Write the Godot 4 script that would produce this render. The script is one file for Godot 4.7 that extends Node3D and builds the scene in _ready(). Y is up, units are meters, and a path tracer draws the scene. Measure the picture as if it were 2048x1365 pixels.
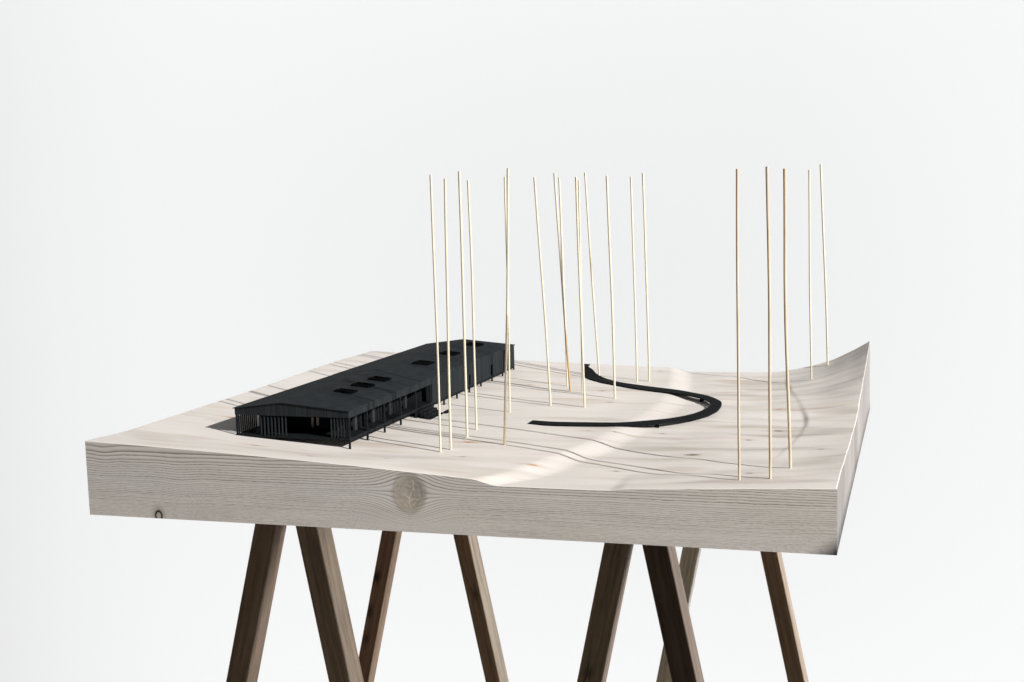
extends Node3D
# A timber landscape model with a black pavilion, a looped walkway and thin rods for trees, on two trestles before a white backdrop.
# World: x along the block's front edge, y up from the block's underside, z towards the viewer; one unit is one metre.

const W := 1.2
const D := 1.18
const FLOOR_Y := -0.86
var mats := {}
var names := {}
var und := FastNoiseLite.new()

func _ready():
	# ---- camera, air, lamps
	var cam := Camera3D.new(); cam.name = "camera"
	cam.fov = rad_to_deg(2.0 * atan(682.5 / 2637.9)); cam.near = 0.05; cam.far = 60.0
	cam.transform = Transform3D(Basis(Vector3.UP, 0.3039) * Basis(Vector3.RIGHT, -0.1181) * Basis(Vector3.BACK, -0.0288), Vector3(1.3102, 0.5212, 1.8216))
	add_child(cam); cam.current = true
	var env := Environment.new()
	env.background_mode = Environment.BG_COLOR
	env.background_color = Color(0.10, 0.10, 0.101).linear_to_srgb()
	env.tonemap_mode = Environment.TONE_MAPPER_LINEAR
	env.tonemap_exposure = 1.0
	env.sdfgi_enabled = true; env.ssao_enabled = true; env.ssil_enabled = true
	var we := WorldEnvironment.new(); we.name = "surroundings"; we.environment = env; add_child(we)
	var key := SpotLight3D.new(); key.name = "key_lamp"
	key.light_energy = KEY; key.light_size = 0.085; key.light_color = Color(1.0, 0.985, 0.965)
	key.spot_angle = 6.0; key.spot_angle_attenuation = 0.08; key.spot_range = 30.0; key.spot_attenuation = 2.0; key.shadow_enabled = true
	add_child(key); aim(key, Vector3(0.6, 0.12, -0.45) + 14.0 * dir_of(25.6, 27.5), Vector3(0.6, 0.12, -0.45))
	soft_lamp("side_lamp", Vector3(3.6, -0.2, -1.9), Vector3(0.7, -0.2, -0.5), Vector2(2.6, 1.3), SIDE, Color(1, 0.99, 0.98))
	soft_lamp("backdrop_lamp", Vector3(-1.0, 6.1, -3.0), Vector3(-1.0, 6.1 - 6.0 * 0.532, -9.0), Vector2(20.0, 0.8), BACK_TOP, Color(0.995, 0.998, 1.0))
	soft_lamp("backdrop_lamp", Vector3(-0.4, -6.9, -2.8), Vector3(-0.4, -6.9 + 6.2 * 0.577, -9.0), Vector2(20.0, 0.8), BACK_LOW, Color(1.0, 1.0, 1.0))
	for x in [-6.6, 4.3]:
		soft_lamp("backdrop_lamp", Vector3(x, -0.5, -3.5), Vector3(x, -0.5, -9.0), Vector2(1.0, 3.0), BACK_SIDE * (0.8 if x < 0.0 else 1.0), Color(1.0, 1.0, 1.0))

	und.seed = 11; und.frequency = 4.0; und.fractal_octaves = 2
	make_materials()
	# ---- setting
	var wall := box_st(Vector3(-9.0, -6.0, -9.3), Vector3(4.6, 2.6, -9.0), 0.0)
	structure("backdrop", wall, mats.paper)
	var fl := box_st(Vector3(-0.55, FLOOR_Y - 0.12, -1.2), Vector3(3.0, FLOOR_Y, 3.2), 0.0)
	structure("floor", fl, mats.floor)
	var blocker := box_st(Vector3(2.6, FLOOR_Y, -0.75), Vector3(2.74, 0.884, 2.6), 0.0)
	structure("key_blocker", blocker, mats.paper)  # unseen blocker, added to keep the key lamp off the trestle legs
	# ---- objects
	make_trestles()
	make_block()
	make_pavilion()
	make_walkway()
	make_rods()

const KEY := 362.0
const SIDE := 11.0
const BACK_TOP := 72.5
const BACK_LOW := 74.5
const BACK_SIDE := 9.9

# ------------------------------------------------------------------ helpers
func dir_of(az: float, el: float) -> Vector3:
	var a := deg_to_rad(az); var e := deg_to_rad(el)
	return Vector3(cos(e) * cos(a), sin(e), cos(e) * sin(a))

func aim(l: Node3D, from: Vector3, to: Vector3):
	l.look_at_from_position(from, to, Vector3.UP if absf((to - from).normalized().y) < 0.95 else Vector3.FORWARD)

func soft_lamp(called: String, from: Vector3, to: Vector3, size: Vector2, energy: float, col: Color):
	var a := AreaLight3D.new(); a.name = numbered(called)
	a.area_size = size; a.light_energy = energy; a.light_color = col; a.shadow_enabled = true
	a.area_range = 30.0
	add_child(a); aim(a, from, to)

func numbered(called: String) -> String:
	var n: int = names.get(called, 0)
	names[called] = n + 1
	return called if n == 0 else "%s_%03d" % [called, n]

func new_st() -> SurfaceTool:
	var st := SurfaceTool.new(); st.begin(Mesh.PRIMITIVE_TRIANGLES); return st

func quad(st: SurfaceTool, a: Vector3, b: Vector3, c: Vector3, d: Vector3, uv := []):   # a b c d clockwise seen from outside
	var p := [a, b, c, a, c, d]; var k := [0, 1, 2, 0, 2, 3]
	for i in 6:
		if uv.size() == 4: st.set_uv(uv[k[i]])
		st.add_vertex(p[i])

func hexa(st: SurfaceTool, p: Array):   # p: bottom 0..3 counter-clockwise seen from above, top 4..7 over them
	st.set_smooth_group(-1)
	quad(st, p[4], p[7], p[6], p[5]); quad(st, p[0], p[1], p[2], p[3])
	for i in 4:
		var j := (i + 1) % 4
		quad(st, p[i], p[i + 4], p[j + 4], p[j])

func add_box(st: SurfaceTool, lo: Vector3, hi: Vector3, bev := 0.0):
	if bev <= 0.0:
		hexa(st, [Vector3(lo.x, lo.y, hi.z), Vector3(hi.x, lo.y, hi.z), Vector3(hi.x, lo.y, lo.z), Vector3(lo.x, lo.y, lo.z),
			Vector3(lo.x, hi.y, hi.z), Vector3(hi.x, hi.y, hi.z), Vector3(hi.x, hi.y, lo.z), Vector3(lo.x, hi.y, lo.z)])
		return
	# upper edges chamfered
	var m := hi.y - bev
	st.set_smooth_group(-1)
	var a := [Vector3(lo.x, lo.y, hi.z), Vector3(hi.x, lo.y, hi.z), Vector3(hi.x, lo.y, lo.z), Vector3(lo.x, lo.y, lo.z)]
	var t := [Vector3(lo.x + bev, hi.y, hi.z - bev), Vector3(hi.x - bev, hi.y, hi.z - bev), Vector3(hi.x - bev, hi.y, lo.z + bev), Vector3(lo.x + bev, hi.y, lo.z + bev)]
	quad(st, a[0], a[1], a[2], a[3]); quad(st, t[0], t[3], t[2], t[1])
	for i in 4:
		var j := (i + 1) % 4
		var u := Vector3(a[i].x, m, a[i].z); var v := Vector3(a[j].x, m, a[j].z)
		quad(st, a[i], u, v, a[j]); quad(st, u, t[i], t[j], v)

func box_st(lo: Vector3, hi: Vector3, bev := 0.0) -> SurfaceTool:
	var st := new_st(); add_box(st, lo, hi, bev); return st

func obj(called: String, st: SurfaceTool, m: Material, parent: Node = self) -> MeshInstance3D:
	st.generate_normals()
	var o := MeshInstance3D.new()
	o.name = numbered(called) if parent == self else called
	o.mesh = st.commit(); o.mesh.surface_set_material(0, m)
	parent.add_child(o, true)
	return o

func structure(called: String, st: SurfaceTool, m: Material):
	obj(called, st, m).set_meta("kind", "structure")

func tag(o: Node3D, label: String, category: String, group := ""):
	o.set_meta("label", label); o.set_meta("category", category)
	if group: o.set_meta("group", group)

func thing(called: String, label: String, category: String, at := Vector3.ZERO, turn := 0.0, group := "") -> Node3D:
	var o := Node3D.new(); o.name = numbered(called); add_child(o)
	o.position = at; o.rotation.y = turn; tag(o, label, category, group)
	return o

func lut(x: float, p: Array) -> float:   # piecewise linear through [x, y] pairs
	if x <= p[0][0]: return p[0][1]
	for i in range(1, p.size()):
		if x <= p[i][0]:
			return lerpf(p[i - 1][1], p[i][1], (x - p[i - 1][0]) / (p[i][0] - p[i - 1][0]))
	return p[-1][1]

func smlut(x: float, p: Array) -> float:   # the same through the points with a smooth curve
	var n := p.size()
	if x <= p[0][0]: return p[0][1]
	for i in range(1, n):
		if x <= p[i][0]:
			var a: Array = p[i - 1]; var b: Array = p[i]
			var z: Array = p[maxi(i - 2, 0)]; var c: Array = p[mini(i + 1, n - 1)]
			var h: float = b[0] - a[0]; var t: float = (x - a[0]) / h
			var ma: float = (b[1] - z[1]) / (b[0] - z[0]) * h
			var mb: float = (c[1] - a[1]) / (c[0] - a[0]) * h
			var t2 := t * t; var t3 := t2 * t
			return (2 * t3 - 3 * t2 + 1) * a[1] + (t3 - 2 * t2 + t) * ma + (3 * t2 - 2 * t3) * b[1] + (t3 - t2) * mb
	return p[-1][1]

# ------------------------------------------------------------------ the carved ground of the block
const FR := [[0.0, 0.124], [0.122, 0.119], [0.302, 0.1103], [0.473, 0.1005], [0.555, 0.095], [0.635, 0.0896], [0.671, 0.0873], [0.9, 0.08], [1.3, 0.07]]
const BK := [[0.0, 0.1197], [0.065, 0.1178], [0.377, 0.1023], [0.563, 0.0952], [0.639, 0.0923], [0.702, 0.0904], [0.765, 0.0888], [1.3, 0.08]]
const LF := [[0.0, 0.0], [0.156, -0.004], [0.313, -0.0055], [0.43, -0.0052], [0.85, -0.0048], [1.03, -0.002], [1.18, 0.0]]
const BENCH := [[0.0, 0.118], [0.10, 0.1095], [0.176, 0.104], [0.30, 0.0935], [0.39, 0.0875], [0.5, 0.0875], [0.62, 0.0885], [0.68, 0.0885], [1.3, 0.088]]
const RE := [[0.0, 0.0942], [0.07, 0.097], [0.14, 0.096], [0.26, 0.0925], [0.4, 0.090], [0.54, 0.091], [0.64, 0.096], [0.73, 0.106], [0.87, 0.120], [0.99, 0.133], [1.18, 0.153]]
const EX := [[0.0, 0.672], [0.06, 0.715], [0.17, 0.748], [0.26, 0.777], [0.32, 0.789], [0.42, 0.803], [0.58, 0.822], [0.76, 0.826], [0.96, 0.802], [1.18, 0.767]]
const KX := [[0.0, 0.93], [0.13, 1.02], [0.2, 1.073], [0.25, 1.092], [0.335, 1.101], [0.4, 1.107], [0.52, 1.111], [0.6, 1.104], [0.73, 1.083], [0.85, 1.06], [0.965, 1.037], [1.18, 1.018]]

func height(x: float, z: float) -> float:
	var d := -z; var t := clampf(d / D, 0.0, 1.0)
	# upper terrace
	var lin := lerpf(smlut(x, FR), smlut(x, BK), t) + smlut(d, LF) * clampf(1.0 - x / 0.5, 0.0, 1.0)
	var w := smoothstep(0.0, 0.165, d) * (1.0 - smoothstep(1.0, 1.18, d))
	var bench := smlut(x, BENCH) + 0.0042 * smoothstep(0.55, 0.95, d) * (1.0 - smoothstep(0.42, 0.58, x))
	var terrace := lerpf(lin, bench, w)
	terrace -= 0.0020 * exp(-pow((d - 0.165) / 0.045, 2.0)) * smoothstep(0.30, 0.48, x)
	# valley, rising to the right
	var re := smlut(d, RE)
	var u := clampf((x - 0.72) / 0.48, 0.0, 1.0)
	var gb := smlut(u, [[0.0, 0.0], [0.35, 0.01], [0.6, 0.06], [0.8, 0.34], [0.92, 0.70], [1.0, 1.0]])
	var gf := smlut(u, [[0.0, 0.0], [0.33, 0.02], [0.375, 0.19], [0.55, 0.42], [0.75, 0.70], [1.0, 1.0]])
	var gm := smlut(u, [[0.0, 0.0], [0.45, 0.06], [0.7, 0.25], [0.85, 0.52], [1.0, 1.0]])
	var tf := 1.0 - smoothstep(0.0, 0.16, d); var tb := smoothstep(0.45, 1.0, d)
	var g := gf * tf + (1.0 - tf) * lerpf(gm, gb, tb)
	var low := 0.0780 + 0.0015 * t + 0.0040 * exp(-pow((d - 0.58) / 0.25, 2.0))
	var valley := low + (re - low) * g
	var kx := smlut(d, KX)
	var kick := 0.0010 * smoothstep(0.16, 0.34, d) + 0.0026 * exp(-pow((d - 0.585) / 0.075, 2.0)) + 0.0026 * exp(-pow((d - 0.97) / 0.09, 2.0))
	valley += kick * (smoothstep(-0.001, 0.006 + 0.8 * kick, x - kx) - 1.0) * (1.0 - smoothstep(0.0, 0.30, kx - x))
	valley += 0.0044 * und.get_noise_2d(x * 0.8, z * 1.9) * smoothstep(0.74, 0.95, x) * smoothstep(0.0, 0.05, d)
	var e := smlut(d, EX); var wd := lerpf(0.050, 0.068, smoothstep(0.0, 0.1, d)) - 0.014 * t
	var s := smoothstep(0.0, 1.0, (x - e + lerpf(0.008, 0.016, smoothstep(0.0, 0.1, d))) / wd)
	return lerpf(terrace, valley, s)

# ------------------------------------------------------------------ wood
var rings: PackedFloat32Array
var ring_tone: PackedFloat32Array
const KNOTS := [[0.568, 0.0605, 0.040, 0.038, 1.0], [0.1303, 0.0045, 0.009, 0.012, 0.8]]   # x, y, half width, half height, darkness

func make_rings():
	var r := RandomNumberGenerator.new(); r.seed = 5
	rings = PackedFloat32Array(); ring_tone = PackedFloat32Array()
	var s := -0.012
	while s < 0.16:
		rings.append(s); ring_tone.append(r.randf_range(0.55, 1.0))
		var base := lut(s, [[-0.02, 0.0085], [0.012, 0.0080], [0.026, 0.0056], [0.034, 0.0038], [0.075, 0.0033], [0.10, 0.0022], [0.16, 0.0016]])
		s += base * r.randf_range(0.72, 1.22)

func ring_at(s: float) -> float:   # darkness of the growth ring at depth s under the bark side
	var lo := 0; var hi := rings.size() - 1
	if s < rings[0] or s >= rings[hi]: return 0.0
	while hi - lo > 1:
		var m := (lo + hi) >> 1
		if rings[m] <= s: lo = m
		else: hi = m
	var f := (s - rings[lo]) / (rings[hi] - rings[lo])
	return pow(f, 4.0) * smoothstep(1.0, 0.92, f) * ring_tone[lo] * 1.5

func tex_from(w: int, h: int, data: PackedByteArray) -> ImageTexture:
	var im := Image.create_from_data(w, h, false, Image.FORMAT_RGB8, data)
	im.generate_mipmaps()
	return ImageTexture.create_from_image(im)

func enc(v: float) -> int:   # linear reflectance to a byte of an sRGB texture
	var c := clampf(v, 0.0, 1.0)
	return int(255.0 * (c * 12.92 if c < 0.0031308 else 1.055 * pow(c, 1.0 / 2.4) - 0.055) + 0.5)

func noise(sd: int, freq: float, oct := 3) -> FastNoiseLite:
	var n := FastNoiseLite.new(); n.seed = sd; n.frequency = freq; n.fractal_octaves = oct
	n.noise_type = FastNoiseLite.TYPE_SIMPLEX_SMOOTH
	return n

func front_texture() -> ImageTexture:
	var w := 2048; var h := 256
	var data := PackedByteArray(); data.resize(w * h * 3)
	var n1 := noise(1, 1.0); var n2 := noise(2, 1.0); var n3 := noise(3, 1.0, 2); var n4 := noise(4, 1.0, 2)
	for j in h:
		var y := 0.13 * (1.0 - (j + 0.5) / h)
		for i in w:
			var x := W * (i + 0.5) / w
			var q := 0.124 - y
			q += 0.0022 * n1.get_noise_2d(x * 3.0, y * 9.0) + 0.0007 * n1.get_noise_2d(x * 14.0 + 40.0, y * 30.0) + 0.00022 * n3.get_noise_2d(x * 60.0, y * 260.0)
			q -= 0.0032 * exp(-pow((x - 0.035) / 0.022, 2.0)) * smoothstep(0.055, 0.10, y)      # the rings lift near the left end
			q -= 0.0030 * exp(-pow((x - 0.175) / 0.03, 2.0)) * exp(-pow((y - 0.06) / 0.035, 2.0))
			q += 0.006 * smoothstep(1.05, 1.2, x) * (0.06 - y) / 0.06 * 0.6                     # and fan out at the right one
			var dark := 0.0; var pale := 0.0; var knot := 0.0; var rim := 0.0
			for k in KNOTS.size():
				var kn: Array = KNOTS[k]
				var dx: float = (x - kn[0]) / kn[2]; var dy: float = (y - kn[1]) / kn[3]
				var r2 := dx * dx + dy * dy
				if r2 < 16.0:
					var yc: float = 0.124 - kn[1]
					q = yc + (q - yc) * (1.0 - 0.93 * exp(-r2 * 0.62)) if k == 0 else q - (yc - q) * 0.3 * exp(-r2)
					if k == 0:
						var rr := sqrt(dx * dx * 1.35 + dy * dy * 1.05) * (1.0 + 0.08 * n2.get_noise_2d(dx * 0.9 + 7.0, dy * 0.9))
						var inside := smoothstep(0.92, 0.60, rr)
						knot = maxf(knot, inside)
						rim += 0.34 * exp(-pow((rr - 0.80) / 0.10, 2.0))
						dark += inside * (0.42 + 0.22 * smoothstep(-0.35, 0.55, dx + 0.4 * dy) + 0.05 * sin(rr * 34.0 + 3.0 * n2.get_noise_2d(dx * 2.0, dy * 2.0)) + 0.16 * n2.get_noise_2d(dx * 3.0, dy * 5.0))
						# pale drying cracks from the pith
						var c1: float = absf(dx - 0.10 - 0.10 * sin(dy * 5.0) + 0.05 * n3.get_noise_2d(dy * 9.0, 2.0))
						pale += inside * exp(-pow(c1 / 0.022, 2.0)) * smoothstep(0.75, 0.5, absf(dy))
						var c2: float = absf(dy + 0.25 + 0.55 * (dx - 0.1) * (1.0 if dx < 0.1 else -0.25) + 0.06 * n3.get_noise_2d(dx * 9.0, 6.0))
						pale += inside * 0.6 * exp(-pow(c2 / 0.02, 2.0)) * smoothstep(0.6, 0.4, absf(dx))
					else:
						var ro := sqrt(r2)
						dark += 1.15 * exp(-pow((ro - 0.62) / 0.20, 2.0)) + 0.35 * smoothstep(0.5, 0.3, ro) + 0.25 * exp(-pow((ro - 1.0) / 0.5, 2.0))
						knot = maxf(knot, smoothstep(0.9, 0.7, ro))
			var ring := ring_at(q) * (1.0 - knot)
			var fade := lut(y, [[0.0, 0.60], [0.03, 0.80], [0.06, 0.95], [0.12, 1.0]])
			var v := 1.0 - 0.78 * ring * fade - 0.80 * dark - 0.35 * rim + 0.30 * pale
			v *= 1.0 + 0.07 * n2.get_noise_2d(x * 5.0, y * 40.0) + 0.05 * n4.get_noise_2d(x * 45.0, y * 900.0)
			if n4.get_noise_2d(x * 260.0 + 90.0, y * 1500.0) > 0.62: v *= 0.86                      # pores
			if x > 1.193 and y < 0.012: v *= 1.0 - 0.6 * smoothstep(1.193, 1.199, x) * smoothstep(0.012, 0.002, y) # bruised corner
			var warm := clampf(0.5 * ring * fade + 0.3 * n2.get_noise_2d(x * 2.0 + 9.0, y * 12.0), -0.4, 0.8)
			warm += 0.9 * knot
			var o := (j * w + i) * 3
			data[o] = enc(v * 0.585); data[o + 1] = enc(v * (0.553 - 0.034 * warm)); data[o + 2] = enc(v * (0.522 - 0.085 * warm))
	return tex_from(w, h, data)

const SHADE_STAINS := [[0.93, -0.215, 0.13, 0.014, 0.6], [1.03, -0.295, 0.15, 0.017, 0.9], [1.09, -0.43, 0.12, 0.013, 0.55], [0.54, -0.128, 0.17, 0.016, 0.5], [0.79, -0.15, 0.10, 0.011, 0.4],
	[0.27, -0.085, 0.15, 0.011, 0.35], [0.98, -0.075, 0.13, 0.009, 0.4], [1.12, -0.56, 0.10, 0.016, 0.6], [1.13, -0.20, 0.08, 0.02, 0.7], [0.89, -0.33, 0.10, 0.012, 0.35], [1.10, -0.82, 0.12, 0.016, 0.5], [0.64, -0.30, 0.12, 0.014, 0.3]]  # soft brown stains and shade of the relief, painted into the top
const SPECKS := [[0.382, -0.048, 0.9, 0], [0.602, -0.151, 0.8, 1], [0.731, -0.113, 1.5, 2], [0.575, -0.262, 1.9, 2], [0.958, -0.257, 2.2, 3], [0.673, -0.827, 1.2, 1],
	[0.721, -0.691, 1.1, 1], [0.752, -0.391, 0.9, 2], [0.876, -0.426, 0.9, 1], [0.740, -1.12, 1.0, 1], [0.500, -0.883, 1.3, 2], [1.052, -0.685, 1.3, 2], [1.161, -0.872, 1.1, 3],
	[1.158, -0.294, 0.9, 3], [1.068, -0.105, 0.9, 3], [1.032, -0.380, 0.8, 1], [1.072, -0.473, 1.3, 0], [0.799, -0.394, 0.7, 1], [0.093, -0.311, 1.4, 2], [0.245, -0.12, 1.4, 2], [0.49, -0.10, 0.8, 1], [0.86, -0.13, 0.8, 1]]

func top_texture() -> ImageTexture:
	var w := 1536; var h := 1024
	var data := PackedByteArray(); data.resize(w * h * 3)
	var n1 := noise(21, 1.0); var n2 := noise(22, 1.0, 4); var n3 := noise(23, 1.0, 2)
	var r := RandomNumberGenerator.new(); r.seed = 9
	var tone := PackedFloat32Array(); var off := PackedFloat32Array()
	for k in 16: tone.append(r.randf_range(-0.05, 0.05)); off.append(r.randf_range(0.0, 50.0))
	for j in h:
		var z := D * (j + 0.5) / h
		var strip := int(z / 0.098)
		var inb := fmod(z, 0.098)
		for i in w:
			var x := W * (i + 0.5) / w
			var zz := z + 0.004 * n3.get_noise_2d(x * 4.0, z * 3.0)
			var fine := n2.get_noise_2d(x * 5.0 + off[strip], zz * 190.0)
			var broad := n1.get_noise_2d(x * 2.2 + off[strip] * 2.0, zz * 22.0)
			var broad2 := n1.get_noise_2d(x * 3.5 + 70.0, zz * 9.0)
			var band := sin(6.283 * (zz * 55.0 + 2.2 * n1.get_noise_2d(x * 1.3 + off[strip], zz * 5.0)))
			var ring := pow(0.5 + 0.5 * band, 6.0)
			var stain := smoothstep(0.12, 0.62, broad + 0.35 * broad2)
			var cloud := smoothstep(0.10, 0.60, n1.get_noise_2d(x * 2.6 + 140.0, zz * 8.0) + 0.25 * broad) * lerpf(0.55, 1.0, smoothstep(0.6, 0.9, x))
			var v := 1.0 + 0.045 * fine - 0.034 * ring * smoothstep(-0.1, 0.5, broad2) - 0.07 * stain - 0.20 * cloud + tone[strip] * 0.6 + 0.03 * broad
			for c in SHADE_STAINS:
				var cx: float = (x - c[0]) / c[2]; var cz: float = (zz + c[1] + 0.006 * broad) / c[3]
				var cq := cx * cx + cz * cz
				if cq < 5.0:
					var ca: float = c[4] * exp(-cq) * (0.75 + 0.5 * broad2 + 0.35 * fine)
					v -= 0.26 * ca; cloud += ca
			v *= lerpf(1.035, 0.955, smoothstep(0.70, 0.80, x + 0.03 * broad2))  # valley painted darker, shade of ground turned away from the lamp
			if inb < 0.0011: v *= 0.955
			var o := (j * w + i) * 3
			data[o] = enc(v * 0.735); data[o + 1] = enc(v * (0.702 - 0.030 * stain - 0.02 * cloud)); data[o + 2] = enc(v * (0.672 - 0.055 * stain - 0.045 * cloud))
	# small knots and flecks, drawn out along the grain
	for s in SPECKS:
		var sx: float = s[0]; var sz: float = -s[1]; var size: float = 0.0032 * s[2]
		var cx := int(sx / W * w); var cy := int(sz / D * h)
		for j in range(maxi(cy - 26, 0), mini(cy + 27, h)):
			for i in range(maxi(cx - 60, 0), mini(cx + 61, w)):
				var dx: float = ((i + 0.5) / w * W - sx) / (size * 2.3); var dz: float = ((j + 0.5) / h * D - sz) / (size * 1.1)
				var rag := 1.0 + 0.5 * n3.get_noise_2d(dx * 3.0 + sx * 90.0, dz * 3.0)
				var q := sqrt(dx * dx + dz * dz) * rag
				var a: float = smoothstep(1.0, 0.45, q) * (0.45 if s[3] == 2 else 0.75 if s[3] < 2 else 1.05) + 0.16 * smoothstep(2.6, 0.6, sqrt(dx * dx * 0.35 + dz * dz))
				if s[3] == 3: a *= 0.7 + 0.5 * n3.get_noise_2d(dx * 6.0, dz * 8.0)
				if a <= 0.002: continue
				var o := (j * w + i) * 3
				var tint := [0.9, 1.0, 1.1] if s[3] != 2 else [0.55, 1.0, 1.35]
				for c in 3: data[o + c] = int(data[o + c] * (1.0 - clampf(0.48 * a * tint[c], 0.0, 0.93)))
	return tex_from(w, h, data)

func end_texture() -> ImageTexture:   # the end-grain face: glued boards on edge, upright growth lines
	var w := 1024; var h := 128
	var data := PackedByteArray(); data.resize(w * h * 3)
	var n1 := noise(31, 1.0); var n2 := noise(32, 1.0, 2)
	var r := RandomNumberGenerator.new(); r.seed = 3
	var tone := PackedFloat32Array(); var cx := PackedFloat32Array()
	for k in 16: tone.append(r.randf_range(-0.10, 0.08)); cx.append(r.randf_range(0.1, 0.9))
	for j in h:
		var y := 0.16 * (1.0 - (j + 0.5) / h)
		for i in w:
			var z := D * (i + 0.5) / w
			var k := int(z / 0.098); var f := fmod(z, 0.098)
			var rr := Vector2(f - 0.098 * cx[k], y + 0.25).length() + 0.002 * n1.get_noise_2d(z * 12.0, y * 12.0)
			var ring := pow(0.5 + 0.5 * sin(rr * 6.283 / 0.0042), 4.0)
			var v := 1.0 + 1.6 * tone[k] - 0.14 * ring + 0.20 * n1.get_noise_2d(z * 34.0, y * 4.0) + 0.10 * n1.get_noise_2d(z * 90.0, y * 5.0) + 0.05 * n2.get_noise_2d(z * 300.0, y * 200.0)
			if f < 0.0014: v *= 0.72
			var o := (j * w + i) * 3
			data[o] = enc(v * 0.222); data[o + 1] = enc(v * 0.208); data[o + 2] = enc(v * 0.203)
	return tex_from(w, h, data)

func plank_texture(sd: int, face: Color, side: Color, var_amp: float, knots: Array) -> ImageTexture:   # u across, v along
	var w := 160; var h := 1024   # left half: the broad faces, right half: edges, painted paler on legs as if side-lit
	var data := PackedByteArray(); data.resize(w * h * 3)
	var n1 := noise(sd, 1.0); var n2 := noise(sd + 1, 1.0, 2)
	for j in h:
		var v := float(j) / h
		for i in w:
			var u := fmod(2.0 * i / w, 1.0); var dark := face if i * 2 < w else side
			var uu := u + (0.0 if i * 2 < w else 3.0) + 0.06 * n1.get_noise_2d(v * 3.0, u * 1.0)
			var kn := 0.0
			for k in knots:
				var du: float = (u - k[0]) / 0.22; var dv: float = (v - k[1]) / 0.022
				var q := du * du + dv * dv
				if i * 2 >= w: continue
				uu += 0.16 * signf(du) * exp(-q * 0.5); kn += exp(-q * 1.3) * k[2]
			var g := n1.get_noise_2d(uu * 16.0, v * 7.0) * 0.6 + n2.get_noise_2d(uu * 46.0, v * 22.0) * 0.5
			var b := n1.get_noise_2d(uu * 3.0 + 20.0, v * 2.5)
			var l := clampf(1.0 + var_amp * (0.75 * g + 0.7 * b) - 0.75 * kn, 0.12, 2.0)
			var o := (j * w + i) * 3
			data[o] = enc(dark.r * l); data[o + 1] = enc(dark.g * l); data[o + 2] = enc(dark.b * l)
	return tex_from(w, h, data)

func speckle_texture(sd: int, base: Color, amp: float) -> ImageTexture:
	var w := 256
	var data := PackedByteArray(); data.resize(w * w * 3)
	var n1 := noise(sd, 0.02, 4); var r := RandomNumberGenerator.new(); r.seed = sd
	for p in w * w:
		var v := 1.0 + amp * n1.get_noise_2d(p % w, p / w) + amp * 0.8 * (r.randf() - 0.5)
		data[p * 3] = enc(base.r * v); data[p * 3 + 1] = enc(base.g * v); data[p * 3 + 2] = enc(base.b * v)
	return tex_from(w, w, data)

func board_texture(sd: int, base: Color) -> ImageTexture:   # fine upright cladding lines of the pavilion: one repeat is 24 lines
	var w := 256; var h := 32
	var data := PackedByteArray(); data.resize(w * h * 3)
	var r := RandomNumberGenerator.new(); r.seed = sd
	var tone := PackedFloat32Array()
	for k in 24: tone.append(r.randf_range(0.72, 1.25))
	for j in h:
		for i in w:
			var f := fmod(float(i) / w * 24.0, 1.0); var k := int(float(i) / w * 24.0)
			var v := tone[k] * (0.45 if f < 0.16 else 1.0) * (1.0 + 0.25 * (r.randf() - 0.5))
			var o := (j * w + i) * 3
			data[o] = enc(base.r * v); data[o + 1] = enc(base.g * v); data[o + 2] = enc(base.b * v)
	return tex_from(w, h, data)

func mat(tex: Texture2D, rough := 0.8, col := Color.WHITE) -> StandardMaterial3D:
	var m := StandardMaterial3D.new()
	if tex: m.albedo_texture = tex
	m.albedo_color = col; m.roughness = rough; m.metallic_specular = 0.35
	return m

func tri(m: StandardMaterial3D, scale: Vector3) -> StandardMaterial3D:
	m.uv1_triplanar = true; m.uv1_scale = scale; m.uv1_triplanar_sharpness = 6.0
	return m

func make_materials():
	make_rings()
	mats.paper = mat(null, 0.95, Color(0.88, 0.882, 0.883).linear_to_srgb()); mats.paper.metallic_specular = 0.1
	mats.floor = mat(null, 0.7, Color(0.42, 0.41, 0.40).linear_to_srgb())
	mats.front = mat(front_texture(), 0.75)
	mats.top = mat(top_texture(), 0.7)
	mats.end = mat(end_texture(), 0.8)
	mats.roof = tri(mat(speckle_texture(41, Color(0.0200, 0.0240, 0.0278), 0.4), 0.72), Vector3(7, 7, 7))
	mats.black = tri(mat(speckle_texture(42, Color(0.0100, 0.0118, 0.0134), 0.4), 0.75), Vector3(9, 9, 9))
	mats.clad = tri(mat(board_texture(43, Color(0.0185, 0.0222, 0.0255)), 0.75), Vector3(17, 17, 17))
	mats.deck = tri(mat(speckle_texture(44, Color(0.0068, 0.0080, 0.0094), 0.3), 0.75), Vector3(12, 12, 12))
	for m in ["roof", "black", "clad", "deck"]: mats[m].metallic_specular = 0.18
	mats.kerb = mat(null, 0.9, Color(0.0035, 0.004, 0.0046).linear_to_srgb())
	mats.kerb.metallic_specular = 0.04
	mats.fin = mat(null, 0.7, Color(0.022, 0.0245, 0.027).linear_to_srgb())
	mats.pale = mat(null, 0.8, Color(0.55, 0.50, 0.42).linear_to_srgb())

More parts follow.
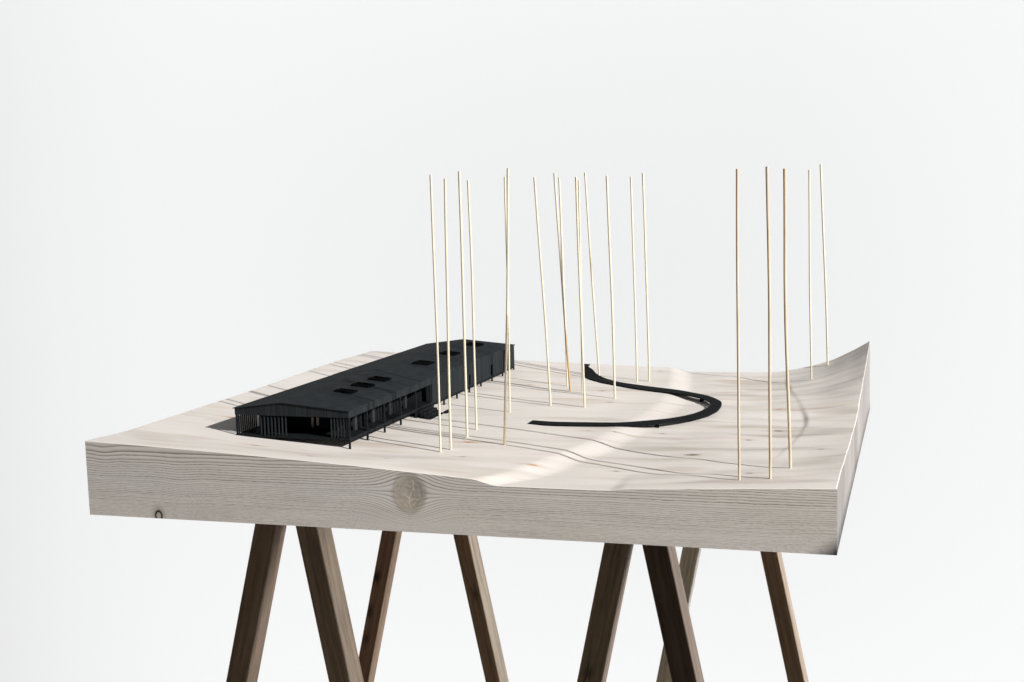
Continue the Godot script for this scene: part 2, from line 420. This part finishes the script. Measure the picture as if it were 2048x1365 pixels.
# ------------------------------------------------------------------ the timber block
func make_block():
	var root := thing("timber_block", "thick pale timber block carved into a landscape, resting on the trestles", "model base")
	var nx := 420; var nz := 330; var bev := 0.0008
	var st := new_st(); st.set_smooth_group(0)
	var P := []
	for j in nz + 1:
		var row := PackedVector3Array()
		for i in nx + 1:
			var x := lerpf(0.0, W, float(i) / nx); var z := -lerpf(0.0, D, float(j) / nz)
			var y := height(x, z)
			if i == 0 or i == nx or j == 0 or j == nz: y -= bev
			row.append(Vector3(clampf(x, 0.0, W), y, z))
		P.append(row)
	# the outermost row is drawn in to a narrow worn edge
	for j in nz + 1:
		for i in [1, 2, nx - 2, nx - 1]:
			var p: Vector3 = P[j][i]; p.x = bev * i * 1.0 if i < 3 else W - bev * (nx - i)
			p.y = height(p.x, p.z) - (bev if j == 0 or j == nz else 0.0); P[j][i] = p
	for i in nx + 1:
		for j in [1, 2, nz - 2, nz - 1]:
			var p: Vector3 = P[j][i]; p.z = -bev * j * 1.0 if j < 3 else -D + bev * (nz - j)
			p.y = height(p.x, p.z) - (bev if i == 0 or i == nx else 0.0); P[j][i] = p
	for j in nz:
		for i in nx:
			var q := [P[j][i], P[j + 1][i], P[j + 1][i + 1], P[j][i + 1]]
			var uv := []
			for p in q: uv.append(Vector2(p.x / W, -p.z / D))
			quad(st, q[0], q[1], q[2], q[3], uv)
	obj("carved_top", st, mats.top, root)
	st = new_st(); st.set_smooth_group(-1)
	for i in nx:
		var a: Vector3 = P[0][i]; var b: Vector3 = P[0][i + 1]
		quad(st, Vector3(a.x, 0.0, 0.0), a, b, Vector3(b.x, 0.0, 0.0), [fuv(a.x, 0.0), fuv(a.x, a.y), fuv(b.x, b.y), fuv(b.x, 0.0)])
	for i in nx:
		var a: Vector3 = P[nz][i]; var b: Vector3 = P[nz][i + 1]
		quad(st, Vector3(b.x, 0.0, -D), b, a, Vector3(a.x, 0.0, -D), [fuv(b.x, 0.0), fuv(b.x, b.y), fuv(a.x, a.y), fuv(a.x, 0.0)])
	quad(st, Vector3(0, 0, 0), Vector3(W, 0, 0), Vector3(W, 0, -D), Vector3(0, 0, -D), [Vector2(0, 0.2), Vector2(1, 0.2), Vector2(1, 0.9), Vector2(0, 0.9)])
	obj("long_side", st, mats.front, root)
	st = new_st(); st.set_smooth_group(-1)
	for j in nz:
		var a: Vector3 = P[j][nx]; var b: Vector3 = P[j + 1][nx]
		quad(st, Vector3(W, 0, a.z), a, b, Vector3(W, 0, b.z), [euv(a.z, 0.0), euv(a.z, a.y), euv(b.z, b.y), euv(b.z, 0.0)])
		a = P[j][0]; b = P[j + 1][0]
		quad(st, Vector3(0, 0, b.z), b, a, Vector3(0, 0, a.z), [euv(b.z, 0.0), euv(b.z, b.y), euv(a.z, a.y), euv(a.z, 0.0)])
	obj("end_grain_side", st, mats.end, root)

func fuv(x: float, y: float) -> Vector2: return Vector2(x / W, 1.0 - y / 0.13)
func euv(z: float, y: float) -> Vector2: return Vector2(-z / D, 1.0 - y / 0.16)

# ------------------------------------------------------------------ trestles
func leg_mesh(x0: float, slope: float, w: float, zf: float, depth: float, m: Material, parent: Node3D, zo: float):
	# a straight post leaning in x: left edge at x0 where y is 0, cut level at the floor
	var st := new_st(); st.set_smooth_group(-1)
	var top := -0.045; var bot := FLOOR_Y - parent.position.y; var c := 0.0016
	var prof := [Vector2(c, zf), Vector2(w - c, zf), Vector2(w, zf - c), Vector2(w, zf - depth + c), Vector2(w - c, zf - depth), Vector2(c, zf - depth), Vector2(0, zf - depth + c), Vector2(0, zf - c)]
	var at := func(p: Vector2, y: float) -> Vector3: return Vector3(x0 + slope * y + p.x, y, p.y) - Vector3(parent.position.x, 0, parent.position.z) + Vector3(0, 0, zo)
	for i in 8:
		var a: Vector2 = prof[i]; var b: Vector2 = prof[(i + 1) % 8]
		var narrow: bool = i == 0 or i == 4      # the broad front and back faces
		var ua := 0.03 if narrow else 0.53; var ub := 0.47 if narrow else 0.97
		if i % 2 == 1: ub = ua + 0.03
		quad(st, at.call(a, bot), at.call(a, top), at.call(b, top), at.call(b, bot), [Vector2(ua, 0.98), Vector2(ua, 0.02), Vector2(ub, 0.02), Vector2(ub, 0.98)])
	for i in range(1, 7):
		st.set_uv(Vector2(0.5, 0.5)); st.add_vertex(at.call(prof[0], top)); st.set_uv(Vector2(0.5, 0.5)); st.add_vertex(at.call(prof[i + 1], top)); st.set_uv(Vector2(0.5, 0.5)); st.add_vertex(at.call(prof[i], top))
		st.set_uv(Vector2(0.5, 0.5)); st.add_vertex(at.call(prof[0], bot)); st.set_uv(Vector2(0.5, 0.5)); st.add_vertex(at.call(prof[i], bot)); st.set_uv(Vector2(0.5, 0.5)); st.add_vertex(at.call(prof[i + 1], bot))
	obj("leg", st, m, parent)

func make_trestles():
	var pm := []
	var edge := [Color(0.40, 0.30, 0.225), Color(0.42, 0.33, 0.25), Color(0.45, 0.32, 0.225), Color(0.52, 0.43, 0.34), Color(0.36, 0.28, 0.22), Color(0.33, 0.255, 0.20), Color(0.70, 0.66, 0.60), Color(0.48, 0.38, 0.29)]  # paler edge tones carry the side light in their colour
	var tones := [Color(0.326, 0.220, 0.129), Color(0.358, 0.250, 0.155), Color(0.346, 0.195, 0.115), Color(0.358, 0.232, 0.138), Color(0.346, 0.244, 0.149), Color(0.147, 0.095, 0.060), Color(0.800, 0.700, 0.506), Color(0.333, 0.220, 0.130)]
	for k in 8:
		var kn := [[[0.3, 0.9, 0.6]], [], [[0.25, 0.42, 1.0], [0.3, 0.60, 0.9], [0.2, 0.52, 0.8]], [[0.62, 0.45, 0.8]], [[0.36, 0.34, 0.9]], [[0.2, 0.2, 0.3]], [], [[0.4, 0.7, 0.6]]]
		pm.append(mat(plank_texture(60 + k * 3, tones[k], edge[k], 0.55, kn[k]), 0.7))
	for t in 2:
		var x := [0.254, 0.876][t] as float
		var root := thing("trestle", ["brown wooden trestle under the left half of the block, below the black pavilion", "brown wooden trestle under the right half of the block, one leg nearly black"][t], "trestle", Vector3(x, 0.0, -0.6), 0.0, "trestles carrying the block")
		var near := [[0.1597, 0.255, 0.2046, -0.180], [0.8169, 0.216, 0.8460, -0.200]][t] as Array
		var far := [[0.1735, 0.236, 0.2325, -0.195], [0.872, 0.205, 0.928, -0.201]][t] as Array
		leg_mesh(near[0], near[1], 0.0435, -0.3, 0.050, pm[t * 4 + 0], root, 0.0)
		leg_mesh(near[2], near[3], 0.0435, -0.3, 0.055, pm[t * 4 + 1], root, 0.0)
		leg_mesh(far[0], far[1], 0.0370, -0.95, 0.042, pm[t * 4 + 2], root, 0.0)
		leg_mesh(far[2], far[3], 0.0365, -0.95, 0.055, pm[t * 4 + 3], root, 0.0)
		var st := new_st()
		var xn: float = (near[0] + near[2] + 0.041) * 0.5 - x; var xf: float = (far[0] + far[2] + 0.037) * 0.5 - x
		hexa(st,
			[Vector3(xn - 0.03, -0.0445, 0.342), Vector3(xn + 0.03, -0.0445, 0.342), Vector3(xf + 0.03, -0.0445, -0.446), Vector3(xf - 0.03, -0.0445, -0.446),
			Vector3(xn - 0.03, -0.001, 0.342), Vector3(xn + 0.03, -0.001, 0.342), Vector3(xf + 0.03, -0.001, -0.446), Vector3(xf - 0.03, -0.001, -0.446)])
		obj("beam", st, tri(mat(plank_texture(90, Color(0.12, 0.09, 0.06), Color(0.12, 0.09, 0.06), 0.5, []), 0.75), Vector3(2, 2, 2)), root)

# ------------------------------------------------------------------ the black pavilion
const BW := 0.2163
const BL := 0.8960
const RX := 0.0908
const EAVE := 0.0492
const RIDGE := 0.0607
const POSTS := [0.0015, 0.0737, 0.1474, 0.2211, 0.2948, 0.3685, 0.4422, 0.5159, 0.5896, 0.6633, 0.7370, 0.8107, 0.8915]

func roof_y(x: float) -> float:
	return lerpf(EAVE, RIDGE, x / RX) if x < RX else lerpf(RIDGE, EAVE, (x - RX) / (BW - RX))

func make_pavilion():
	var origin := Vector3(0.1759, 0.102, -0.1808); var turn := -0.0163
	var root := thing("pavilion", "long black model pavilion with low gable roof on thin stilts", "model building", origin, turn)
	var basis := Basis(Vector3.UP, turn)
	var ground := func(x: float, z: float) -> float:
		var p: Vector3 = origin + basis * Vector3(x, 0, z)
		return height(p.x, p.z) - origin.y
	# floor
	obj("floor", box_st(Vector3(0, 0, -BL), Vector3(BW, 0.003, 0), 0.0), mats.black, root)
	# roof: two slopes as one thin folded sheet, with the joint across it half way
	var ov := 0.0022; var th := 0.0014
	var roof: MeshInstance3D
	var parts := [[0.0 + ov, -0.3900, 0.0], [-0.3912, -BL - ov, 0.0004]]
	for k in 2:
		var st := new_st()
		for side in 2:
			var xa := -ov if side == 0 else RX; var xb := RX if side == 0 else BW + ov
			var ya := EAVE - ov * (RIDGE - EAVE) / RX if side == 0 else RIDGE
			var yb := RIDGE if side == 0 else EAVE - ov * (RIDGE - EAVE) / (BW - RX)
			ya += parts[k][2]; yb += parts[k][2]
			# the joint runs aslant on the right slope
			var sk := 0.066 if side == 1 else 0.0
			var zf: float = parts[k][0]; var zb: float = parts[k][1]
			var zfr := zf + (sk if k == 1 else 0.0); var zbr := zb + (sk if k == 0 else 0.0)
			hexa(st, [Vector3(xa, ya, zf), Vector3(xb, yb, zfr), Vector3(xb, yb, zbr), Vector3(xa, ya, zb),
				Vector3(xa, ya + th, zf), Vector3(xb, yb + th, zfr), Vector3(xb, yb + th, zbr), Vector3(xa, ya + th, zb)])
		var o := obj("roof", st, mats.roof, root)
		for s in [[0.135, 0.161], [0.205, 0.236], [0.280, 0.312]] if k == 0 else [[0.500, 0.540], [0.653, 0.692], [0.810, 0.848]]:
			skylight(o, s[0], s[1])
	# gables
	for z in [-0.0006, -BL + 0.0024]:
		var st := new_st(); st.set_smooth_group(-1)
		var t := 0.0018
		var lowy := EAVE - 0.0112
		if z < -0.5: lowy = 0.003
		for side in 2:
			var xa := 0.0 if side == 0 else RX; var xb := RX if side == 0 else BW
			hexa(st, [Vector3(xa, lowy, z), Vector3(xb, lowy, z), Vector3(xb, lowy, z - t), Vector3(xa, lowy, z - t),
				Vector3(xa, roof_y(xa) - 0.0002, z), Vector3(xb, roof_y(xb) - 0.0002, z), Vector3(xb, roof_y(xb) - 0.0002, z - t), Vector3(xa, roof_y(xa) - 0.0002, z - t)])
		obj("gable", st, mats.clad, root)
	# fascias along the porch, and the long wall beyond it with its doorways
	obj("fascia", box_st(Vector3(BW - 0.0018, EAVE - 0.0118, -0.378), Vector3(BW, EAVE, -0.0026)), mats.clad, root)
	obj("fascia", box_st(Vector3(0.0, EAVE - 0.0112, -0.378), Vector3(0.0018, EAVE, -0.0026)), mats.clad, root)
	var wl := new_st(); add_box(wl, Vector3(0, 0.003, -BL + 0.0026), Vector3(0.0018, EAVE, -0.378)); obj("wall", wl, mats.clad, root)
	var segs := [[0.378, 0.4425, 0.0], [0.4433, 0.588, 0.0], [0.588, 0.598, 0.0245], [0.598, 0.6630, 0.0], [0.6638, 0.728, 0.0], [0.728, 0.744, 0.0258], [0.744, 0.8105, 0.0], [0.815, 0.8455, 0.047], [0.8455, BL - 0.0005, 0.0]]
	for g in segs:
		var y0: float = 0.0005 if g[2] == 0.0 else g[2]
		obj("wall_panel", box_st(Vector3(BW - 0.002, y0, -g[1]), Vector3(BW + (0.0003 if g[2] == 0.0 else 0.0), EAVE - 0.0002, -g[0] - 0.0002)), mats.clad, root)
	for g in [[0.588, 0.598, 0.0245], [0.728, 0.744, 0.0258], [0.8105, 0.8455, 0.047]]:
		obj("doorway", box_st(Vector3(BW - 0.0075, 0.003, -g[1]), Vector3(BW - 0.0065, g[2] + 0.001, -g[0])), mats.deck, root)
	# the entrance recess beside the stair
	obj("recess_wall", box_st(Vector3(BW - 0.055, 0.003, -0.379), Vector3(BW - 0.0022, EAVE - 0.001, -0.3772)), mats.clad, root)
	obj("recess_wall", box_st(Vector3(BW - 0.057, 0.003, -0.3770), Vector3(BW - 0.0552, EAVE - 0.001, -0.296)), mats.black, root)
	# stilts and porch posts
	for k in POSTS.size():
		var z: float = -POSTS[k]
		for side in 2:
			if side == 0 and k > 0 and k < 12: continue
			var x := BW - 0.0032 if side == 1 else 0.0002
			var g: float = ground.call(x + 0.0015, z - 0.0015)
			var up := EAVE - 0.0112 if k <= 5 else -0.0002
			obj("post", box_st(Vector3(x + 0.0004, g - 0.002, z - 0.0030), Vector3(x + 0.0034, up, z)), mats.black, root)
	# beam under the floor edge
	obj("edge_beam", box_st(Vector3(BW - 0.0045, -0.0030, -BL + 0.001), Vector3(BW - 0.0006, -0.0003, -0.001)), mats.black, root)
	# slats: left wall of the porch, and the two screens in the front
	for k in 11:
		var z := -0.0040 - 0.0066 * k
		obj("slat", box_st(Vector3(0.0002, 0.003, z - 0.0016), Vector3(0.0022, EAVE - 0.0112, z)), mats.black, root)
	for k in 8:
		var x := 0.0475 + 0.0068 * k
		obj("slat", box_st(Vector3(x, 0.003, -0.0046), Vector3(x + 0.0020, EAVE - 0.0112, -0.0026)), mats.clad, root)
	for k in 6:
		var x := 0.1810 + 0.0058 * k
		obj("slat", box_st(Vector3(x, 0.003, -0.0046), Vector3(x + 0.0018, EAVE - 0.0112, -0.0026)), mats.clad, root)
	# inner walls of the porch rooms
	obj("inner_wall", box_st(Vector3(0.046, 0.003, -0.0815), Vector3(0.101, EAVE - 0.001, -0.080)), mats.black, root)
	obj("inner_wall", box_st(Vector3(0.0445, 0.003, -0.378), Vector3(0.046, EAVE - 0.001, -0.0045)), mats.black, root)
	obj("inner_wall", box_st(Vector3(0.1012, 0.003, -0.0715), Vector3(0.1636, EAVE - 0.001, -0.0700)), mats.black, root)
	obj("window", box_st(Vector3(0.1112, 0.0065, -0.0698), Vector3(0.1150, 0.0236, -0.0690)), mats.pale, root)
	obj("window", box_st(Vector3(0.1210, 0.0100, -0.0698), Vector3(0.1256, 0.0240, -0.0690)), mats.pale, root)
	obj("inner_wall", box_st(Vector3(0.164, 0.003, -0.376), Vector3(0.1655, EAVE - 0.001, -0.060)), mats.black, root)
	for k in 4:
		var z0 := -0.0715 - 0.0752 * k
		obj("fin", box_st(Vector3(0.1895, 0.003, z0 - 0.010), Vector3(0.1935, EAVE - 0.001, z0)), mats.fin, root)
		for j in 4:
			var z := z0 - 0.0175 - 0.0125 * j
			if z < -0.294: continue
			obj("slat", box_st(Vector3(0.188, 0.003, z - 0.0022), Vector3(0.1915, EAVE - 0.001, z)), mats.clad, root)
	# the stair: four tiers of blocks stepping down to the ground
	var stair := Node3D.new(); stair.name = "stair"; root.add_child(stair)
	for k in 4:
		var top := -0.0005 - 0.0040 * k
		var xa := BW + 0.0006 + 0.0082 * k; var xb := xa + 0.0082
		var zs := -0.2985 + 0.0045 * k; var ze := -0.3655 + 0.0040 * k
		var n := 3 + k % 2
		for j in n:
			var za := lerpf(zs, ze, float(j) / n) - (0.0006 if j > 0 else 0.0); var zb := lerpf(zs, ze, float(j + 1) / n)
			var g: float = minf(ground.call(xb, za), ground.call(xa, zb)) - 0.001
			obj("step_block", box_st(Vector3(xa, g, zb), Vector3(xb - 0.0005, top - (0.0004 if j % 2 else 0.0), za), 0.0004), mats.black, stair)
	var gg: float = ground.call(BW + 0.033, -0.30) - 0.001
	obj("step_block", box_st(Vector3(BW + 0.0334, gg, -0.375), Vector3(BW + 0.040, gg + 0.0055, -0.352), 0.0004), mats.black, stair)

func skylight(roof: Node3D, z0: float, z1: float):
	# a low dark kerb round a sunk pane on the right slope
	var sl := (EAVE - RIDGE) / (BW - RX)
	var mid := 0.1425; var hw := 0.0175
	var b := Basis(Vector3(1, sl, 0).normalized(), Vector3(-sl, 1, 0).normalized(), Vector3.BACK)
	var o := Vector3(mid, roof_y(mid) + 0.0014, -(z0 + z1) * 0.5)
	var hl := (z1 - z0) * 0.5
	var st := new_st()
	var kb := 0.0036; var hgt := 0.0034
	for q in [[-hw, -hl, hw, -hl + kb], [-hw, hl - kb, hw, hl], [-hw, -hl + kb, -hw + kb, hl - kb], [hw - kb, -hl + kb, hw, hl - kb]]:
		add_box(st, Vector3(q[0], -0.0004, q[1]), Vector3(q[2], hgt, q[3]), 0.0003)
	var k := obj("skylight", st, mats.kerb, roof)
	k.transform = Transform3D(b, o)
	obj("pane", box_st(Vector3(-hw + kb, -0.0002, -hl + kb), Vector3(hw - kb, 0.0010, hl - kb)), mats.kerb, roof).transform = Transform3D(b, o)

# ------------------------------------------------------------------ the looped walkway
const OUTER := [[0.6287, -0.4373], [0.6632, -0.4250], [0.7047, -0.4235], [0.7449, -0.4270], [0.7815, -0.4325], [0.8123, -0.4420], [0.8583, -0.4640], [0.8927, -0.4960], [0.9249, -0.5370], [0.9430, -0.5899], [0.9457, -0.6450], [0.9401, -0.7026], [0.9247, -0.7407], [0.901, -0.779], [0.8688, -0.8105], [0.831, -0.8424], [0.778, -0.8736], [0.7226, -0.9089], [0.6798, -0.9420], [0.6432, -0.986], [0.6118, -1.0425], [0.5855, -1.1021], [0.568, -1.135], [0.5643, -1.165]]
const INNER := [[0.6298, -0.4626], [0.6738, -0.4541], [0.7359, -0.4575], [0.7666, -0.4597], [0.7961, -0.4662], [0.8328, -0.4874], [0.8687, -0.5143], [0.8938, -0.547], [0.9092, -0.5789], [0.9205, -0.6233], [0.924, -0.6592], [0.9205, -0.6871], [0.9104, -0.7186], [0.8911, -0.7500], [0.8634, -0.7784], [0.8381, -0.7964], [0.788, -0.8224], [0.7329, -0.8576], [0.6875, -0.8957], [0.6404, -0.9384], [0.5906, -1.0129], [0.5445, -1.165]]
const DECK_Y := 0.0912

func along(pts: Array, n: int) -> PackedVector2Array:   # the polyline smoothed and divided evenly
	var c := Curve2D.new()
	for i in pts.size():
		var a: Array = pts[maxi(i - 1, 0)]; var b: Array = pts[mini(i + 1, pts.size() - 1)]
		var t := Vector2(b[0] - a[0], b[1] - a[1]) / 6.0
		c.add_point(Vector2(pts[i][0], pts[i][1]), -t, t)
	var r := PackedVector2Array(); var l := c.get_baked_length()
	for i in n + 1: r.append(c.sample_baked(l * i / n, true))
	return r

func deck_y(p: Vector2) -> float:
	return maxf(DECK_Y, height(p.x, maxf(p.y, -D)) + 0.0016)

func make_walkway():
	var root := thing("walkway", "black curved walkway looping over the carved valley, right of the pavilion", "walkway")
	var n := 160; var o := along(OUTER, n); var inn := along(INNER, n); var t := 0.0024
	var st := new_st()
	st.set_smooth_group(-1)
	for i in n:
		var a := Vector3(o[i].x, DECK_Y, o[i].y); var b := Vector3(o[i + 1].x, DECK_Y, o[i + 1].y)
		var c := Vector3(inn[i + 1].x, DECK_Y, inn[i + 1].y); var d := Vector3(inn[i].x, DECK_Y, inn[i].y)
		a.y = deck_y(o[i]); b.y = deck_y(o[i + 1]); c.y = deck_y(inn[i + 1]); d.y = deck_y(inn[i])
		var dn := Vector3(0, -t, 0)
		quad(st, a, d, c, b); quad(st, a + dn, b + dn, c + dn, d + dn)
		quad(st, a + dn, a, b, b + dn); quad(st, d, d + dn, c + dn, c)
	for e in [0, n]:
		var a := Vector3(o[e].x, deck_y(o[e]), o[e].y); var d := Vector3(inn[e].x, deck_y(inn[e]), inn[e].y); var dn := Vector3(0, -t, 0)
		if e == 0: quad(st, d + dn, d, a, a + dn)
		else: quad(st, a + dn, a, d, d + dn)
	obj("deck", st, mats.deck, root)
	for p in [Vector2(0.8575, -0.4765), Vector2(0.9225, -0.571), Vector2(0.892, -0.765)]:
		var g := height(p.x, p.y)
		obj("pier", box_st(Vector3(p.x - 0.0035, g - 0.002, p.y - 0.0035), Vector3(p.x + 0.0035, DECK_Y - t, p.y + 0.0035)), mats.deck, root)

# ------------------------------------------------------------------ the rods that stand for tree trunks
func make_rods():
	# foot x, foot z, head x, head y, bend, colour tone, label
	var G := "thin wooden rods standing for trees"
	var R := [
		[0.5520, -0.1843, 0.5517, 0.541, 0.0010, 0, "pale rod in front of the pavilion stair, leftmost of all the rods"],
		[0.5643, -0.2011, 0.5700, 0.534, -0.0012, 0, "pale rod second from the left, foot beside the leftmost rod's foot"],
		[0.5580, -0.3010, 0.5594, 0.546, 0.0008, 0, "pale rod third from the left, crossing the first small doorway of the pavilion"],
		[0.5500, -0.3750, 0.5490, 0.531, 0.0015, 0, "slender pale rod fourth from the left, short shadow reaching under the pavilion"],
		[0.6430, -0.2470, 0.6630, 0.548, 0.0016, 1, "tallest-looking pale rod leaning right, crossing another rod before the pavilion's far end"],
		[0.5560, -0.5560, 0.5595, 0.536, 0.0014, 0, "pale rod half hidden behind the right-leaning rod at the pavilion's far end"],
		[0.6150, -0.6375, 0.5935, 0.534, 0.0010, 0, "pale rod leaning strongly left, alone between the pavilion and the rod thicket"],
		[0.6080, -0.8160, 0.5848, 0.542, -0.0010, 2, "rod with a brown lower half, crossing its neighbour, left of the walkway's far end"],
		[0.5827, -0.8870, 0.5753, 0.533, 0.0006, 0, "pale rod crossed by the brown-footed rod, left of the walkway's far end"],
		[0.6865, -0.6265, 0.6794, 0.532, -0.0008, 0, "pale rod standing between the walkway's two arms, its head touching a neighbour's"],
		[0.6400, -0.7920, 0.6421, 0.526, 0.0006, 0, "pale rod just behind the rod whose head it nearly touches, left of the walkway"],
		[0.6200, -1.0250, 0.5971, 0.543, -0.0008, 3, "left-leaning pale rod with a brown streak half way up, behind the walkway"],
		[0.7215, -0.7360, 0.7137, 0.533, 0.0010, 0, "pale rod standing right before the walkway's far arm, which it crosses"],
		[0.7220, -0.9490, 0.7163, 0.531, 0.0008, 0, "pale rod behind the walkway's far arm, left one of the pair there"],
		[0.7448, -0.9690, 0.7382, 0.538, 0.0010, 0, "pale rod behind the walkway's far arm, right one of the pair there"],
		[1.0596, -0.0555, 1.0601, 0.534, -0.0008, 4, "two-toned rod nearest the block's front edge, leftmost of the five at right"],
		[1.1031, -0.0615, 1.1007, 0.536, 0.0012, 4, "two-toned rod near the front right corner, second of the five at right"],
		[1.1234, -0.1501, 1.1164, 0.533, -0.0022, 4, "slightly bent tan rod, third of the five at right"],
		[1.0868, -1.0041, 1.0830, 0.534, -0.0010, 5, "pale grey rod on the far slope, fourth of the five at right"],
		[1.1107, -1.1483, 1.0955, 0.546, 0.0012, 5, "pale rod on the back edge by the raised far corner, rightmost of all"],
	]
	var rod_mats := []
	for k in 6:
		rod_mats.append(mat(rod_texture(k), 0.6))
	for i in R.size():
		var q: Array = R[i]
		var foot := Vector3(q[0], height(q[0], q[1]) - 0.003, q[1]); var head := Vector3(q[2], q[3], q[1])
		var st := new_st(); st.set_smooth_group(0)
		var ns := 10; var seg := 14; var rad: float = 0.00203 + 0.0001 * (i * 7 % 5 - 2)
		var bend: float = q[4]
		for s in seg:
			for a in ns:
				var c := []; var uv := []
				for e in [[s, a], [s + 1, a], [s + 1, a + 1], [s, a + 1]]:
					var t: float = float(e[0]) / seg; var ang: float = -TAU * e[1] / ns
					var mid := foot.lerp(head, t) + Vector3(bend, 0, bend * 0.5) * sin(PI * t) * 1.0 + Vector3(0.4 * bend, 0, 0) * sin(2.0 * PI * t + i)* sin(PI * t)
					c.append(mid - foot + Vector3(cos(ang), 0, sin(ang)) * rad); uv.append(Vector2(float(e[1]) / ns, 1.0 - t))
				quad(st, c[0], c[3], c[2], c[1], [uv[0], uv[3], uv[2], uv[1]])
		st.set_smooth_group(-1)
		for a in ns:
			var a0 := -TAU * a / ns; var a1 := -TAU * (a + 1) / ns; var h := head - foot
			st.set_uv(Vector2(0.1, 0.02)); st.add_vertex(h); st.set_uv(Vector2(0.1, 0.02)); st.add_vertex(h + Vector3(cos(a0), 0, sin(a0)) * rad); st.set_uv(Vector2(0.1, 0.02)); st.add_vertex(h + Vector3(cos(a1), 0, sin(a1)) * rad)
		var o := obj("wooden_rod", st, rod_mats[q[5]])
		o.position = foot
		tag(o, q[6], "rod", G)

func rod_texture(k: int) -> ImageTexture:
	var w := 16; var h := 512
	var data := PackedByteArray(); data.resize(w * h * 3)
	var n1 := noise(100 + k, 1.0)
	for j in h:
		var t := 1.0 - float(j) / h     # 0 at the foot
		for i in w:
			var v := 1.0 + 0.10 * n1.get_noise_2d(i * 0.9, j * 0.02) + 0.06 * n1.get_noise_2d(i * 3.0 + 50.0, j * 0.08)
			var brown := 0.0
			if k == 1: brown = 0.35 * smoothstep(0.35, 0.0, t)
			if k == 2: brown = 0.95 * smoothstep(0.34, 0.24, t)
			if k == 3: brown = 0.9 * exp(-pow((t - 0.55) / 0.06, 2.0))
			if k == 4: brown = 0.36 + 0.25 * n1.get_noise_2d(3.0, j * 0.01)
			var c := Color(0.63, 0.57, 0.45) if k != 5 else Color(0.60, 0.55, 0.44)
			c = c.lerp(Color(0.42, 0.29, 0.15), brown)
			var o := (j * w + i) * 3
			data[o] = enc(c.r * v); data[o + 1] = enc(c.g * v); data[o + 2] = enc(c.b * v)
	return tex_from(w, h, data)
